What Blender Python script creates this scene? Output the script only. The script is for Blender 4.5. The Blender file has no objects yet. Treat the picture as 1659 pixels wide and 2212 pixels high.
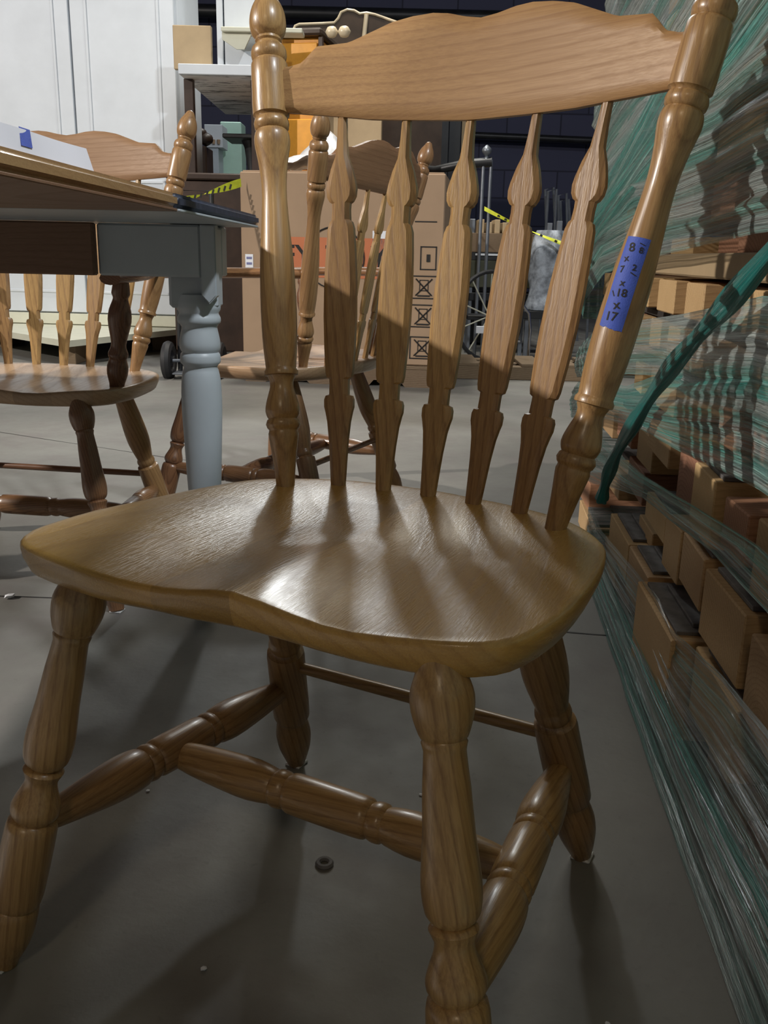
import bpy, bmesh, math, random
from mathutils import Vector, Matrix, noise
R = random.Random(7)
sc = bpy.context.scene
COL = sc.collection
PI = math.pi

# ------------------------------------------------------------------ camera
F_PX, CAM = 1963.67, Vector((0.4442, -0.7238, 0.7178))
YAW, PITCH, ROLL = 0.4870, 0.2747, 0.0227
cd = bpy.data.cameras.new('camera')
cam = bpy.data.objects.new('camera', cd); COL.objects.link(cam)
cd.sensor_fit = 'HORIZONTAL'; cd.sensor_width = 36.0; cd.lens = F_PX / 1659 * 36.0
cd.clip_start = 0.02; cd.clip_end = 100
fwv = Vector((-math.sin(YAW) * math.cos(PITCH), math.cos(YAW) * math.cos(PITCH), -math.sin(PITCH)))
rv = Vector((math.cos(YAW), math.sin(YAW), 0)); uv_ = rv.cross(fwv)
r2 = rv * math.cos(ROLL) + uv_ * math.sin(ROLL); u2 = -rv * math.sin(ROLL) + uv_ * math.cos(ROLL)
m = Matrix.Identity(4)
for i in range(3):
    m[i][0], m[i][1], m[i][2], m[i][3] = r2[i], u2[i], -fwv[i], CAM[i]
cam.matrix_world = m
sc.camera = cam

# ------------------------------------------------------------------ world, exposure
w = bpy.data.worlds.new('world'); sc.world = w; w.use_nodes = True
w.node_tree.nodes['Background'].inputs[0].default_value = (0.55, 0.62, 0.8, 1)
w.node_tree.nodes['Background'].inputs[1].default_value = 0.10
sc.view_settings.view_transform = 'Standard'; sc.view_settings.look = 'None'
sc.view_settings.gamma = 1; sc.view_settings.use_curve_mapping = False
sc.view_settings.exposure = 0.0

# ------------------------------------------------------------------ hall frame: D = away from the doorway, L = to the right
FH = Vector((-0.468, 0.884, 0)); RT = Vector((0.884, 0.468, 0)); ORG = Vector((0.4442, -0.7238, 0))
HALL = math.atan2(0.468, 0.884)
def W(D, L, z=0.0): return ORG + FH * D + RT * L + Vector((0, 0, z))

# ------------------------------------------------------------------ lights (high-bay lamps and added fill lights)
def area(name, loc, target, size, power, col=(1, 1, 1), spread=PI):
    l = bpy.data.lights.new(name, 'AREA'); l.shape = 'DISK'; l.size = size; l.energy = power; l.color = col; l.spread = spread
    o = bpy.data.objects.new(name, l); COL.objects.link(o); o.location = loc
    o.rotation_euler = (Vector(target) - Vector(loc)).to_track_quat('-Z', 'Y').to_euler()
    return o
def spot(name, loc, target, cone, blend, power, col, rad=.25):
    l = bpy.data.lights.new(name, 'SPOT'); l.spot_size = math.radians(cone); l.spot_blend = blend; l.energy = power; l.color = col; l.shadow_soft_size = rad
    o = bpy.data.objects.new(name, l); COL.objects.link(o); o.location = loc
    o.rotation_euler = (Vector(target) - Vector(loc)).to_track_quat('-Z', 'Y').to_euler()
    return o
area('bay_lamp_left', (-5.6, -3.9, 4.0), (-1.2, 1.0, 0.5), 0.16, 520, (1.0, 0.92, 0.84))
area('bay_lamp_back', (-4.4, 7.5, 5.2), (0.0, 0.0, 0.3), 0.42, 75, (0.92, 0.97, 1.0))
area('sheen_fill_light', (-3.2, 6.2, 5.6), (-0.2, 0.3, 0.3), 3.0, 100, (1.0, 0.95, 0.82))  # large soft light added for broad sheen and fill on the seat
area('bay_lamp_front', (1.2, -4.6, 4.6), (-0.2, 0.0, 0.6), 0.7, 27, (1.0, 0.80, 0.55))
area('bay_lamp_right', (3.6, -0.6, 6.0), (-0.8, 0.8, 0.5), 0.35, 300, (0.93, 0.97, 1.0))
spot('bay_lamp_hall', (-2.7, 4.3, 5.4), (-2.7, 4.4, 0), 82, 0.8, 560, (1.0, 0.96, 0.87))
spot('far_fill_light', (-5.8, 7.6, 5.6), (-6.4, 8.6, 1.2), 75, 0.8, 330, (0.92, 1.0, 0.97))  # added spot that brightens the mint cupboard and white carton
spot('bay_lamp_wardrobe', (-5.2, 1.5, 4.6), (-4.4, 5.6, 1.2), 70, 0.8, 95, (0.86, 0.93, 1.0))

# ------------------------------------------------------------------ node helpers
class NT:
    def __init__(s, name):
        s.m = bpy.data.materials.new(name); s.m.use_nodes = True
        s.t = s.m.node_tree; s.t.nodes.clear()
        s.out = s.n('ShaderNodeOutputMaterial')
    def n(s, t, **k):
        nd = s.t.nodes.new(t)
        for a, b in k.items(): setattr(nd, a, b)
        return nd
    def l(s, a, b): s.t.links.new(a, b)
    def math(s, op, a, b=None, c=None):
        nd = s.n('ShaderNodeMath', operation=op)
        for i, v in enumerate((a, b, c)):
            if v is None: continue
            if isinstance(v, (int, float)): nd.inputs[i].default_value = v
            else: s.l(v, nd.inputs[i])
        return nd.outputs[0]
    def ramp(s, fac, stops):
        nd = s.n('ShaderNodeValToRGB'); e = nd.color_ramp.elements
        while len(e) > 1: e.remove(e[-1])
        e[0].position = stops[0][0]; e[0].color = (*stops[0][1], 1)
        for p, c in stops[1:]:
            q = e.new(p); q.color = (*c, 1)
        s.l(fac, nd.inputs[0]); return nd.outputs[0]
    def noise(s, vec, scale, detail=3, rough=.55, dist=0):
        nd = s.n('ShaderNodeTexNoise'); nd.inputs['Scale'].default_value = scale; nd.inputs['Detail'].default_value = detail
        nd.inputs['Roughness'].default_value = rough; nd.inputs['Distortion'].default_value = dist
        if vec is not None: s.l(vec, nd.inputs['Vector'])
        return nd
    def mapping(s, vec, scale=(1, 1, 1), rot=(0, 0, 0), loc=(0, 0, 0)):
        nd = s.n('ShaderNodeMapping'); nd.inputs['Scale'].default_value = scale; nd.inputs['Rotation'].default_value = rot
        nd.inputs['Location'].default_value = loc; s.l(vec, nd.inputs['Vector']); return nd.outputs[0]
    def mix(s, a, b, fac, mode='MIX'):
        nd = s.n('ShaderNodeMix', data_type='RGBA', blend_type=mode)
        for v, i in ((fac, 0), (a, 6), (b, 7)):
            if isinstance(v, (int, float)): nd.inputs[i].default_value = v
            elif isinstance(v, tuple): nd.inputs[i].default_value = (*v, 1)
            else: s.l(v, nd.inputs[i])
        return nd.outputs[2]
    def bsdf(s, color, rough=.5, **k):
        b = s.n('ShaderNodeBsdfPrincipled')
        if isinstance(color, tuple): b.inputs['Base Color'].default_value = (*color, 1)
        else: s.l(color, b.inputs['Base Color'])
        if isinstance(rough, (int, float)): b.inputs['Roughness'].default_value = rough
        else: s.l(rough, b.inputs['Roughness'])
        for a, v in k.items():
            nm = a.replace('_', ' ')
            if isinstance(v, (int, float, tuple)): b.inputs[nm].default_value = v
            else: s.l(v, b.inputs[nm])
        s.l(b.outputs[0], s.out.inputs[0]); return b
    def bump(s, h, strength=.3, dist=.001):
        nd = s.n('ShaderNodeBump'); nd.inputs['Strength'].default_value = strength; nd.inputs['Distance'].default_value = dist
        s.l(h, nd.inputs['Height']); return nd.outputs[0]

def oak(name, light, dark, axis='Z', rough=.33, planks=None, ring=70, coat=.35, contrast=.75, bump=.12):
    k = NT(name)
    tc = k.n('ShaderNodeTexCoord').outputs['Object']
    oi = k.n('ShaderNodeObjectInfo')
    rnd = oi.outputs['Random']
    rot = {'Z': (0, 0, 0), 'X': (0, PI / 2, 0), 'Y': (PI / 2, 0, 0)}[axis]
    v = k.mapping(tc, rot=rot)
    var = rnd
    if planks:
        sx = k.n('ShaderNodeSeparateXYZ'); k.l(tc, sx.inputs[0])
        pl = k.math('FLOOR', k.math('DIVIDE', sx.outputs[0], planks))
        wn = k.n('ShaderNodeTexWhiteNoise', noise_dimensions='1D'); k.l(k.math('ADD', pl, rnd), wn.inputs['W'])
        var = wn.outputs['Value']
    off = k.n('ShaderNodeCombineXYZ')
    k.l(k.math('MULTIPLY_ADD', var, .09, .012), off.inputs[0]); k.l(k.math('MULTIPLY_ADD', var, -.05, .02), off.inputs[1]); k.l(k.math('MULTIPLY', var, 3.7), off.inputs[2])
    add = k.n('ShaderNodeVectorMath', operation='ADD'); k.l(v, add.inputs[0]); k.l(off.outputs[0], add.inputs[1])
    v2 = k.mapping(add.outputs[0], rot=(.09, .06, 0))
    nz = k.noise(k.mapping(v2, scale=(8, 8, 1.1)), 1.0, 1)
    sub = k.n('ShaderNodeVectorMath', operation='SCALE'); k.l(nz.outputs['Color'], sub.inputs[0]); sub.inputs['Scale'].default_value = .03
    dv = k.n('ShaderNodeVectorMath', operation='ADD'); k.l(v2, dv.inputs[0]); k.l(sub.outputs[0], dv.inputs[1])
    wv = k.n('ShaderNodeTexWave', wave_type='RINGS', rings_direction='Z', wave_profile='SAW')
    wv.inputs['Scale'].default_value = ring; wv.inputs['Distortion'].default_value = .6; wv.inputs['Detail'].default_value = 1
    wv.inputs['Detail Scale'].default_value = .6
    k.l(dv.outputs[0], wv.inputs['Vector'])
    rings = k.ramp(wv.outputs['Fac'], [(0, (0, 0, 0)), (.55, (.12, .12, .12)), (.86, (1, 1, 1)), (1, (.1, .1, .1))])
    pores = k.noise(k.mapping(v2, scale=(520, 520, 14)), 1.0, 2, .6).outputs['Fac']
    pr = k.ramp(pores, [(.42, (1, 1, 1)), (.60, (0, 0, 0))])
    lf = k.noise(k.mapping(v2, scale=(14, 14, 2.5)), 1.0, 2).outputs['Fac']
    g1 = k.math('MULTIPLY', rings, contrast)
    g2 = k.math('MULTIPLY', k.math('SUBTRACT', 1.0, pr), .30)
    fac = k.math('MINIMUM', k.math('ADD', g1, g2), 1.0)
    mid = tuple(a * .75 + b * .25 for a, b in zip(light, dark))
    base = k.mix(light, mid, k.ramp(lf, [(.35, (0, 0, 0)), (.65, (1, 1, 1))]))
    c = k.mix(base, dark, fac)
    hs = k.n('ShaderNodeHueSaturation'); k.l(c, hs.inputs['Color'])
    k.l(k.math('MULTIPLY_ADD', var, .34, .83), hs.inputs['Value'])
    k.l(k.math('MULTIPLY_ADD', rnd, .012, .494), hs.inputs['Hue'])
    bp = k.bump(k.math('SUBTRACT', pr, rings), bump, .0005)
    rg = k.math('MULTIPLY_ADD', fac, .14, rough)
    k.bsdf(hs.outputs[0], rg, Normal=bp, Coat_Weight=coat, Coat_Roughness=.22)
    return k.m

def plain(name, col, rough=.5, metal=0, var=.12, scale=6, bump=0, **kw):
    k = NT(name); tc = k.n('ShaderNodeTexCoord').outputs['Object']
    nz = k.noise(tc, scale, 5, .6)
    c = k.mix(tuple(x * (1 - var) for x in col), tuple(min(1, x * (1 + var)) for x in col), k.ramp(nz.outputs['Fac'], [(.35, (0, 0, 0)), (.65, (1, 1, 1))]))
    a = dict(Metallic=metal); a.update(kw)
    if bump: a['Normal'] = k.bump(k.noise(tc, scale * 12, 4).outputs['Fac'], bump, .002)
    k.bsdf(c, rough, **a); return k.m

M = {}
M['oak'] = oak('honey_oak', (.45, .275, .112), (.20, .10, .036), ring=34, contrast=.5)
M['oak_flat'] = oak('honey_oak_crest', (.41, .235, .10), (.26, .13, .052), axis='X', ring=26, contrast=.45, rough=.48, coat=.08)
M['oak_crest2'] = oak('brown_oak_crest', (.31, .17, .085), (.20, .10, .045), axis='X', ring=26, contrast=.4, rough=.5, coat=.05)
M['oak_seat'] = oak('honey_oak_seat', (.52, .31, .09), (.35, .19, .05), axis='Y', planks=.084, ring=22, contrast=.5, bump=.2, rough=.27, coat=.38)
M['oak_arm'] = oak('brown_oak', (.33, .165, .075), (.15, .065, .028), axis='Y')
M['oak_mid'] = oak('oak_mid_brown', (.38, .215, .095), (.20, .10, .04), ring=40, contrast=.5)
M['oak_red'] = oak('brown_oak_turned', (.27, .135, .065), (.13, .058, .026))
M['oak_pale'] = oak('pale_oak_seat', (.50, .33, .20), (.32, .18, .095), axis='Y', planks=.084, ring=30, contrast=.35)
M['table_wood'] = oak('table_maple', (.42, .26, .12), (.27, .15, .065), axis='Y', ring=30, contrast=.4)
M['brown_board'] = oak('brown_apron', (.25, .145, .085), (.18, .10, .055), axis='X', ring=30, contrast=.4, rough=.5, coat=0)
M['timber'] = oak('pine_timber', (.62, .42, .21), (.42, .26, .12), axis='X', ring=45, contrast=.4, rough=.75, coat=0)
M['timber_red'] = oak('red_timber', (.46, .24, .14), (.28, .13, .07), axis='X', ring=45, contrast=.5, rough=.75, coat=0)
M['pallet'] = oak('pallet_pine', (.20, .14, .085), (.12, .08, .045), axis='X', ring=30, contrast=.5, rough=.8, coat=0)
M['grey_paint'] = plain('grey_paint', (.47, .52, .56), .42, var=.04, scale=9)
M['navy'] = plain('navy_paint', (.035, .045, .075), .45, var=.3, scale=60)
M['white_paint'] = plain('white_paint', (.62, .66, .70), .5, var=.05, scale=3)
M['cream'] = plain('cream_paint', (.62, .62, .50), .5, var=.05)
M['mint'] = plain('mint_paint', (.58, .84, .70), .5, var=.05)
M['black'] = plain('black_paint', (.015, .016, .018), .4, var=.3)
M['dark_brown'] = plain('dark_brown', (.045, .026, .018), .45, var=.3)
M['iron'] = plain('grey_iron', (.22, .24, .27), .4, metal=.6, var=.2)
M['chrome'] = plain('chrome', (.62, .64, .68), .18, metal=1, var=.05)
M['card'] = plain('cardboard', (.36, .245, .155), .8, var=.05, scale=5)
M['card2'] = plain('tan_board', (.42, .31, .18), .7, var=.06, scale=8)
M['orange'] = plain('orange_varnish', (.80, .36, .045), .3, var=.12, scale=7)
M['orange_ink'] = plain('orange_ink', (.52, .17, .075), .8, var=.05)
M['ink'] = plain('black_ink', (.015, .013, .012), .7, var=.1)
M['label'] = plain('label_paper', (.78, .80, .84), .6, var=.02)
M['paper'] = plain('paper', (.80, .80, .88), .7, var=.02)
M['tape_blue'] = plain('painter_tape', (.055, .105, .50), .6, var=.08, scale=60, bump=.2)
M['tape_yellow'] = plain('caution_tape', (.72, .78, .05), .4, var=.15, scale=20)
M['rubber'] = plain('black_rubber', (.02, .02, .022), .6, var=.2)
M['glide'] = plain('nylon_glide', (.62, .62, .60), .5, var=.05)
M['olive'] = plain('olive_board', (.06, .062, .035), .6, var=.2)
M['plastic_grey'] = plain('grey_plastic_wrap', (.30, .33, .37), .22, var=.5, scale=14, bump=.6)
M['plastic_white'] = plain('white_plastic_sheet', (.62, .62, .63), .3, var=.25, scale=8, bump=.5)
M['blue_dark'] = plain('dark_blue_steel', (.05, .055, .13), .5, var=.3)
M['steel_beam'] = plain('blue_grey_beam', (.17, .18, .34), .5, var=.2)
M['mirror_dark'] = plain('dark_varnish', (.05, .032, .022), .3, var=.3)
M['cream_edge'] = plain('waxed_edge', (.60, .50, .34), .3, var=.1)
M['layer_grey'] = plain('weathered_grey_lath', (.17, .165, .165), .85, var=.25, scale=30)
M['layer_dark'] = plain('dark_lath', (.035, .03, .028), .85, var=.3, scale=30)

# floor: sealed concrete with stains and fine scratches
k = NT('concrete'); tc = k.n('ShaderNodeTexCoord').outputs['Object']
a = k.noise(tc, .9, 6, .62).outputs['Fac']; b = k.noise(tc, 6, 6, .65).outputs['Fac']; c = k.noise(tc, 90, 3).outputs['Fac']
base = k.mix((.105, .103, .092), (.245, .24, .215), k.ramp(a, [(.3, (0, 0, 0)), (.7, (1, 1, 1))]))
base = k.mix(base, (.16, .135, .135), k.math('MULTIPLY', k.ramp(b, [(.45, (0, 0, 0)), (.75, (1, 1, 1))]), .5))
base = k.mix(base, (.12, .11, .10), k.math('MULTIPLY', k.ramp(c, [(.62, (0, 0, 0)), (.8, (1, 1, 1))]), .35))
k.bsdf(base, k.math('MULTIPLY_ADD', b, .3, .42), Normal=k.bump(k.math('ADD', b, c), .15, .002)); M['concrete'] = k.m
# far wall: painted block, mortar lines recessed by bump (10 m away and dark)
k = NT('block_wall'); tc = k.n('ShaderNodeTexCoord').outputs['Object']
br = k.n('ShaderNodeTexBrick'); br.inputs['Scale'].default_value = 1.0; br.inputs['Brick Width'].default_value = .8; br.inputs['Row Height'].default_value = .4
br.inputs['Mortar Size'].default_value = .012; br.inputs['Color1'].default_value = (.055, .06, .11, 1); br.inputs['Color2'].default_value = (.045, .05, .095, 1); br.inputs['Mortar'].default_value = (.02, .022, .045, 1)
k.l(k.mapping(tc, rot=(PI / 2, 0, 0)), br.inputs['Vector'])
k.bsdf(br.outputs['Color'], .8); M['block'] = k.m
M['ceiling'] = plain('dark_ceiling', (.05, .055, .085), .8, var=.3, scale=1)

# stretch film: streaked clear / teal polythene; UV u runs along the band, v across it
def film(name, teal, a0, a1, seed, lo=.40, hi=.60):
    k = NT(name); uv = k.n('ShaderNodeTexCoord').outputs['UV']
    v = k.mapping(uv, scale=(.4, 26, 1), loc=(seed, seed * 2.3, 0))
    n1 = k.noise(v, 1.0, 5, .65, .0).outputs['Fac']
    n2 = k.noise(k.mapping(uv, scale=(.7, 90, 1), loc=(seed, 0, 0)), 1.0, 3, .6).outputs['Fac']
    n3 = k.noise(k.mapping(uv, scale=(.5, 6, 1), loc=(seed * 3, 0, 0)), 1.0, 3).outputs['Fac']
    col = k.mix((.58, .68, .66), teal, k.ramp(n3, [(lo, (0, 0, 0)), (hi, (1, 1, 1))]))
    col = k.mix(col, (.90, .97, .96), k.math('MULTIPLY', k.ramp(n2, [(.52, (0, 0, 0)), (.72, (1, 1, 1))]), .6))  # pale streaks: highlights painted into the film colour
    al = k.math('MULTIPLY_ADD', k.ramp(n1, [(.36, (0, 0, 0)), (.66, (1, 1, 1))]), a1 - a0, a0)
    b = k.n('ShaderNodeBsdfPrincipled'); k.l(col, b.inputs['Base Color']); b.inputs['Roughness'].default_value = .16
    k.l(al, b.inputs['Alpha']); b.inputs['Specular IOR Level'].default_value = .9
    cr = k.noise(k.mapping(uv, scale=(4, 60, 1)), 1.0, 4, .7, .3).outputs['Fac']
    k.l(k.bump(k.math('ADD', k.math('ADD', n1, n2), cr), .9, .01), b.inputs['Normal'])
    k.l(b.outputs[0], k.out.inputs[0]); return k.m
M['film_a'] = film('stretch_film_clear', (.22, .56, .50), .10, .85, 1)
M['film_d'] = film('stretch_film_layers', (.20, .55, .48), .38, .97, 3, .44, .60)
M['film_b'] = film('stretch_film_teal', (.07, .50, .43), .28, .95, 5, .32, .5)
M['film_c'] = film('stretch_film_strap', (.02, .44, .40), .9, .99, 9, .05, .25)
# shelf underside with pasted newsprint
k = NT('newsprint'); tc = k.n('ShaderNodeTexCoord').outputs['Object']
n1 = k.noise(k.mapping(tc, scale=(5, 26, 1), rot=(0, 0, .5)), 1.0, 5, .7).outputs['Fac']
n2 = k.noise(k.mapping(tc, scale=(2.2, 7, 1), rot=(0, 0, .5), loc=(3, 1, 0)), 1.0, 3).outputs['Fac']
f_ = k.math('MULTIPLY', k.ramp(n1, [(.50, (0, 0, 0)), (.55, (1, 1, 1))]), k.ramp(n2, [(.42, (0, 0, 0)), (.50, (1, 1, 1))]))
k.bsdf(k.mix((.78, .77, .77), (.06, .06, .07), k.math('MULTIPLY', f_, .85)), .7); M['newsprint'] = k.m

# ------------------------------------------------------------------ mesh helpers
def mk(name, verts, faces, mat, parent=None, mw=None, smooth=True, angle=38, uvs=None):
    me = bpy.data.meshes.new(name); me.from_pydata([tuple(v) for v in verts], [], faces)
    bm = bmesh.new(); bm.from_mesh(me); bmesh.ops.recalc_face_normals(bm, faces=bm.faces)
    bm.to_mesh(me); bm.free()
    if uvs:
        ul = me.uv_layers.new(name='UVMap')
        for lp in me.loops: ul.data[lp.index].uv = uvs[lp.vertex_index]
    if smooth:
        for p_ in me.polygons: p_.use_smooth = True
        me.set_sharp_from_angle(angle=math.radians(angle))
    me.materials.append(mat)
    o = bpy.data.objects.new(name, me); COL.objects.link(o)
    if parent: o.parent = parent
    if mw is not None: o.matrix_basis = mw
    return o
def box_data(sx, sy, sz, c=0.0):
    """box centred in x,y with its base at z=0, edges chamfered by c"""
    bm = bmesh.new(); bmesh.ops.create_cube(bm, size=1)
    bmesh.ops.scale(bm, vec=(sx, sy, sz), verts=bm.verts); bmesh.ops.translate(bm, vec=(0, 0, sz / 2), verts=bm.verts)
    if c: bmesh.ops.bevel(bm, geom=list(bm.edges), offset=c, segments=1, affect='EDGES', profile=.5)
    v = [x.co.copy() for x in bm.verts]; bm.verts.index_update(); f = [[q.index for q in p_.verts] for p_ in bm.faces]; bm.free()
    return v, f
def T(loc, rz=0.0, rx=0.0, ry=0.0): return Matrix.Translation(loc) @ Matrix.Rotation(rz, 4, 'Z') @ Matrix.Rotation(ry, 4, 'Y') @ Matrix.Rotation(rx, 4, 'X')
def box(name, size, loc, mat, parent=None, rz=0, rx=0, ry=0, c=.003):
    v, f = box_data(*size, c); return mk(name, v, f, mat, parent, T(Vector(loc), rz, rx, ry), smooth=False)
def merged(parts):
    V, Fc = [], []
    for v, f in parts:
        n = len(V); V += [Vector(q) for q in v]; Fc += [[i + n for i in p_] for p_ in f]
    return V, Fc
def bx(x0, x1, y0, y1, z0, z1, c=.0):
    v, f = box_data(x1 - x0, y1 - y0, z1 - z0, c)
    return [q + Vector(((x0 + x1) / 2, (y0 + y1) / 2, z0)) for q in v], f
def axis_matrix(A, B):
    z = (B - A).normalized(); x = Vector((0, 1, 0)).cross(z)
    if x.length < .1: x = Vector((1, 0, 0)).cross(z)
    x.normalize(); y = z.cross(x); mm = Matrix.Identity(4)
    for i in range(3): mm[i][0], mm[i][1], mm[i][2], mm[i][3] = x[i], y[i], z[i], A[i]
    return mm
def lathe(name, prof, A, B, mat, parent, seg=28, sub=2):
    """prof: (r, t) with t = fraction of A->B"""
    A, B = Vector(A), Vector(B); L = (B - A).length
    P = []
    for i in range(len(prof) - 1):
        (r0, t0), (r1, t1) = prof[i], prof[i + 1]
        rm = prof[i - 1][0] if i else r0; rp = prof[i + 2][0] if i + 2 < len(prof) else r1
        tm = prof[i - 1][1] if i else t0 - (t1 - t0); tp = prof[i + 2][1] if i + 2 < len(prof) else t1 + (t1 - t0)
        n = sub if abs(t1 - t0) * L > .006 else 1
        s0 = (r1 - rm) / (t1 - tm + 1e-9); s1 = (rp - r0) / (tp - t0 + 1e-9); h = t1 - t0
        if n == 1: s0 = s1 = (r1 - r0) / (h + 1e-9)
        for j in range(n):
            q = j / n
            P.append(((2 * q ** 3 - 3 * q * q + 1) * r0 + (q ** 3 - 2 * q * q + q) * h * s0 + (-2 * q ** 3 + 3 * q * q) * r1 + (q ** 3 - q * q) * h * s1, t0 + h * q))
    P.append(prof[-1]); V = []; Fc = []
    for r, t in P:
        for s in range(seg):
            a = 2 * PI * s / seg; V.append((max(r, .0004) * math.cos(a), max(r, .0004) * math.sin(a), t * L))
    n = len(P)
    for i in range(n - 1):
        for s in range(seg): Fc.append((i * seg + s, i * seg + (s + 1) % seg, (i + 1) * seg + (s + 1) % seg, (i + 1) * seg + s))
    Fc.append(tuple(range(seg - 1, -1, -1))); Fc.append(tuple((n - 1) * seg + s for s in range(seg)))
    return mk(name, V, Fc, mat, parent, axis_matrix(A, B), angle=50)
def tube_data(pts, r, seg=10, closed=False):
    pts = [Vector(p_) for p_ in pts]; V = []; Fc = []; n = len(pts)
    up = None
    for i, p_ in enumerate(pts):
        d = (pts[(i + 1) % n] - pts[i - 1]) if closed or 0 < i < n - 1 else (pts[1] - pts[0] if i == 0 else pts[-1] - pts[-2])
        d.normalize()
        if up is None: up = Vector((0, 0, 1)) if abs(d.z) < .9 else Vector((1, 0, 0))
        x = up.cross(d).normalized(); up = d.cross(x).normalized()
        rr = r[i] if isinstance(r, (list, tuple)) else r
        for s in range(seg):
            a = 2 * PI * s / seg; V.append(p_ + x * rr * math.cos(a) + up * rr * math.sin(a))
    for i in range(n if closed else n - 1):
        j = (i + 1) % n
        for s in range(seg): Fc.append((i * seg + s, i * seg + (s + 1) % seg, j * seg + (s + 1) % seg, j * seg + s))
    if not closed: Fc.append(tuple(range(seg - 1, -1, -1))); Fc.append(tuple((n - 1) * seg + s for s in range(seg)))
    return V, Fc
def tube(name, pts, r, mat, parent=None, seg=10, closed=False):
    v, f = tube_data(pts, r, seg, closed); return mk(name, v, f, mat, parent)
def prism(name, poly, th, mat, parent=None, mw=None, angle=38, bevel=0):
    """poly in local x,z; thickness th along local y"""
    bm = bmesh.new(); vs = [bm.verts.new((x, 0, z)) for x, z in poly]; fc = bm.faces.new(vs)
    r = bmesh.ops.extrude_face_region(bm, geom=[fc]); bmesh.ops.translate(bm, vec=(0, th, 0), verts=[g for g in r['geom'] if isinstance(g, bmesh.types.BMVert)])
    if bevel: bmesh.ops.bevel(bm, geom=[e for e in bm.edges if abs(e.verts[0].co.y - e.verts[1].co.y) < 1e-6], offset=bevel, segments=2, affect='EDGES')
    bm.verts.index_update(); v = [q.co.copy() for q in bm.verts]; f = [[q.index for q in p_.verts] for p_ in bm.faces]; bm.free()
    return mk(name, v, f, mat, parent, mw, angle=angle)
def thing(name, label, cat, loc=(0, 0, 0), rz=0.0, group=None):
    o = bpy.data.objects.new(name, None); COL.objects.link(o); o.empty_display_size = .1
    o.location = loc; o.rotation_euler = (0, 0, rz); return tag(o, label, cat, group)
def tag(o, label, cat, group=None):
    o['label'] = label; o['category'] = cat
    if group: o['group'] = group
    return o
def struct(o): o['kind'] = 'structure'; return o
def text_data(s, size):
    cu = bpy.data.curves.new('t', 'FONT'); cu.body = s; cu.size = size; cu.align_x = 'CENTER'; cu.align_y = 'CENTER'; cu.offset = size * .012
    o = bpy.data.objects.new('t', cu); COL.objects.link(o); bpy.context.view_layer.update()
    me = o.evaluated_get(bpy.context.evaluated_depsgraph_get()).to_mesh()
    v = [q.co.copy() for q in me.vertices]; f = [list(p_.vertices) for p_ in me.polygons]
    bpy.data.objects.remove(o); bpy.data.curves.remove(cu); return v, f

# ------------------------------------------------------------------ room shell
def hallbox(name, D0, D1, L0, L1, z0, z1, mat, parent=None, c=.0):
    return box(name, (L1 - L0, D1 - D0, z1 - z0), W((D0 + D1) / 2, (L0 + L1) / 2, z0), mat, parent, rz=HALL, c=c)
struct(hallbox('floor', -7, 15, -10, 7, -.12, 0, M['concrete']))
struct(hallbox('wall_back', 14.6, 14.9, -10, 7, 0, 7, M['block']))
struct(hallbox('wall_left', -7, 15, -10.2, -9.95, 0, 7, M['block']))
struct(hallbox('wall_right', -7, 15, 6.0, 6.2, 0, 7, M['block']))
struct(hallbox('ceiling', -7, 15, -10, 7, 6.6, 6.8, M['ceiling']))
for i in range(5):   # steel roof trusses
    D = 6.5 + i * 1.9
    V = [bx(-8.5, 8.5, -.05, .05, 0, .1), bx(-8.5, 8.5, -.05, .05, .6, .7)]
    root = V
    for j in range(17):
        x0 = -8.5 + j; p0, p1 = (Vector((x0, 0, .05)), Vector((x0 + .5, 0, .65))); V.append(tube_data([p0, p1], .03, 6)); V.append(tube_data([p1, Vector((x0 + 1, 0, .05))], .03, 6))
    v, f = merged(V); struct(mk('trim_%d' % (i + 1), v, f, M['steel_beam'], None, T(W(D, -1.5, 5.75), HALL), smooth=False))
# saw-cut joints in the slab
def joint(n, A, B, w_=.006):
    A, B = Vector(A), Vector(B); L = (B - A).length
    pts = 24; V = []; Fc = []
    d = (B - A).normalized(); s = Vector((-d.y, d.x, 0))
    for i in range(pts + 1):
        p_ = A + d * L * i / pts + s * R.uniform(-.002, .002); ww = w_ * R.uniform(.5, 1)
        V += [p_ - s * ww / 2 + Vector((0, 0, .0008)), p_ + s * ww / 2 + Vector((0, 0, .0008))]
    for i in range(pts): Fc.append((2 * i, 2 * i + 1, 2 * i + 3, 2 * i + 2))
    struct(mk('trim_%d' % n, V, Fc, M['ink'], smooth=False))
joint(6, (-3.2, -.55, 0), (-.79, .667, 0)); joint(7, (-.79, .667, 0), (.25, 1.04, 0)); joint(8, (-3.4, 1.72, 0), (-1.1, 1.75, 0), .005)

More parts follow.
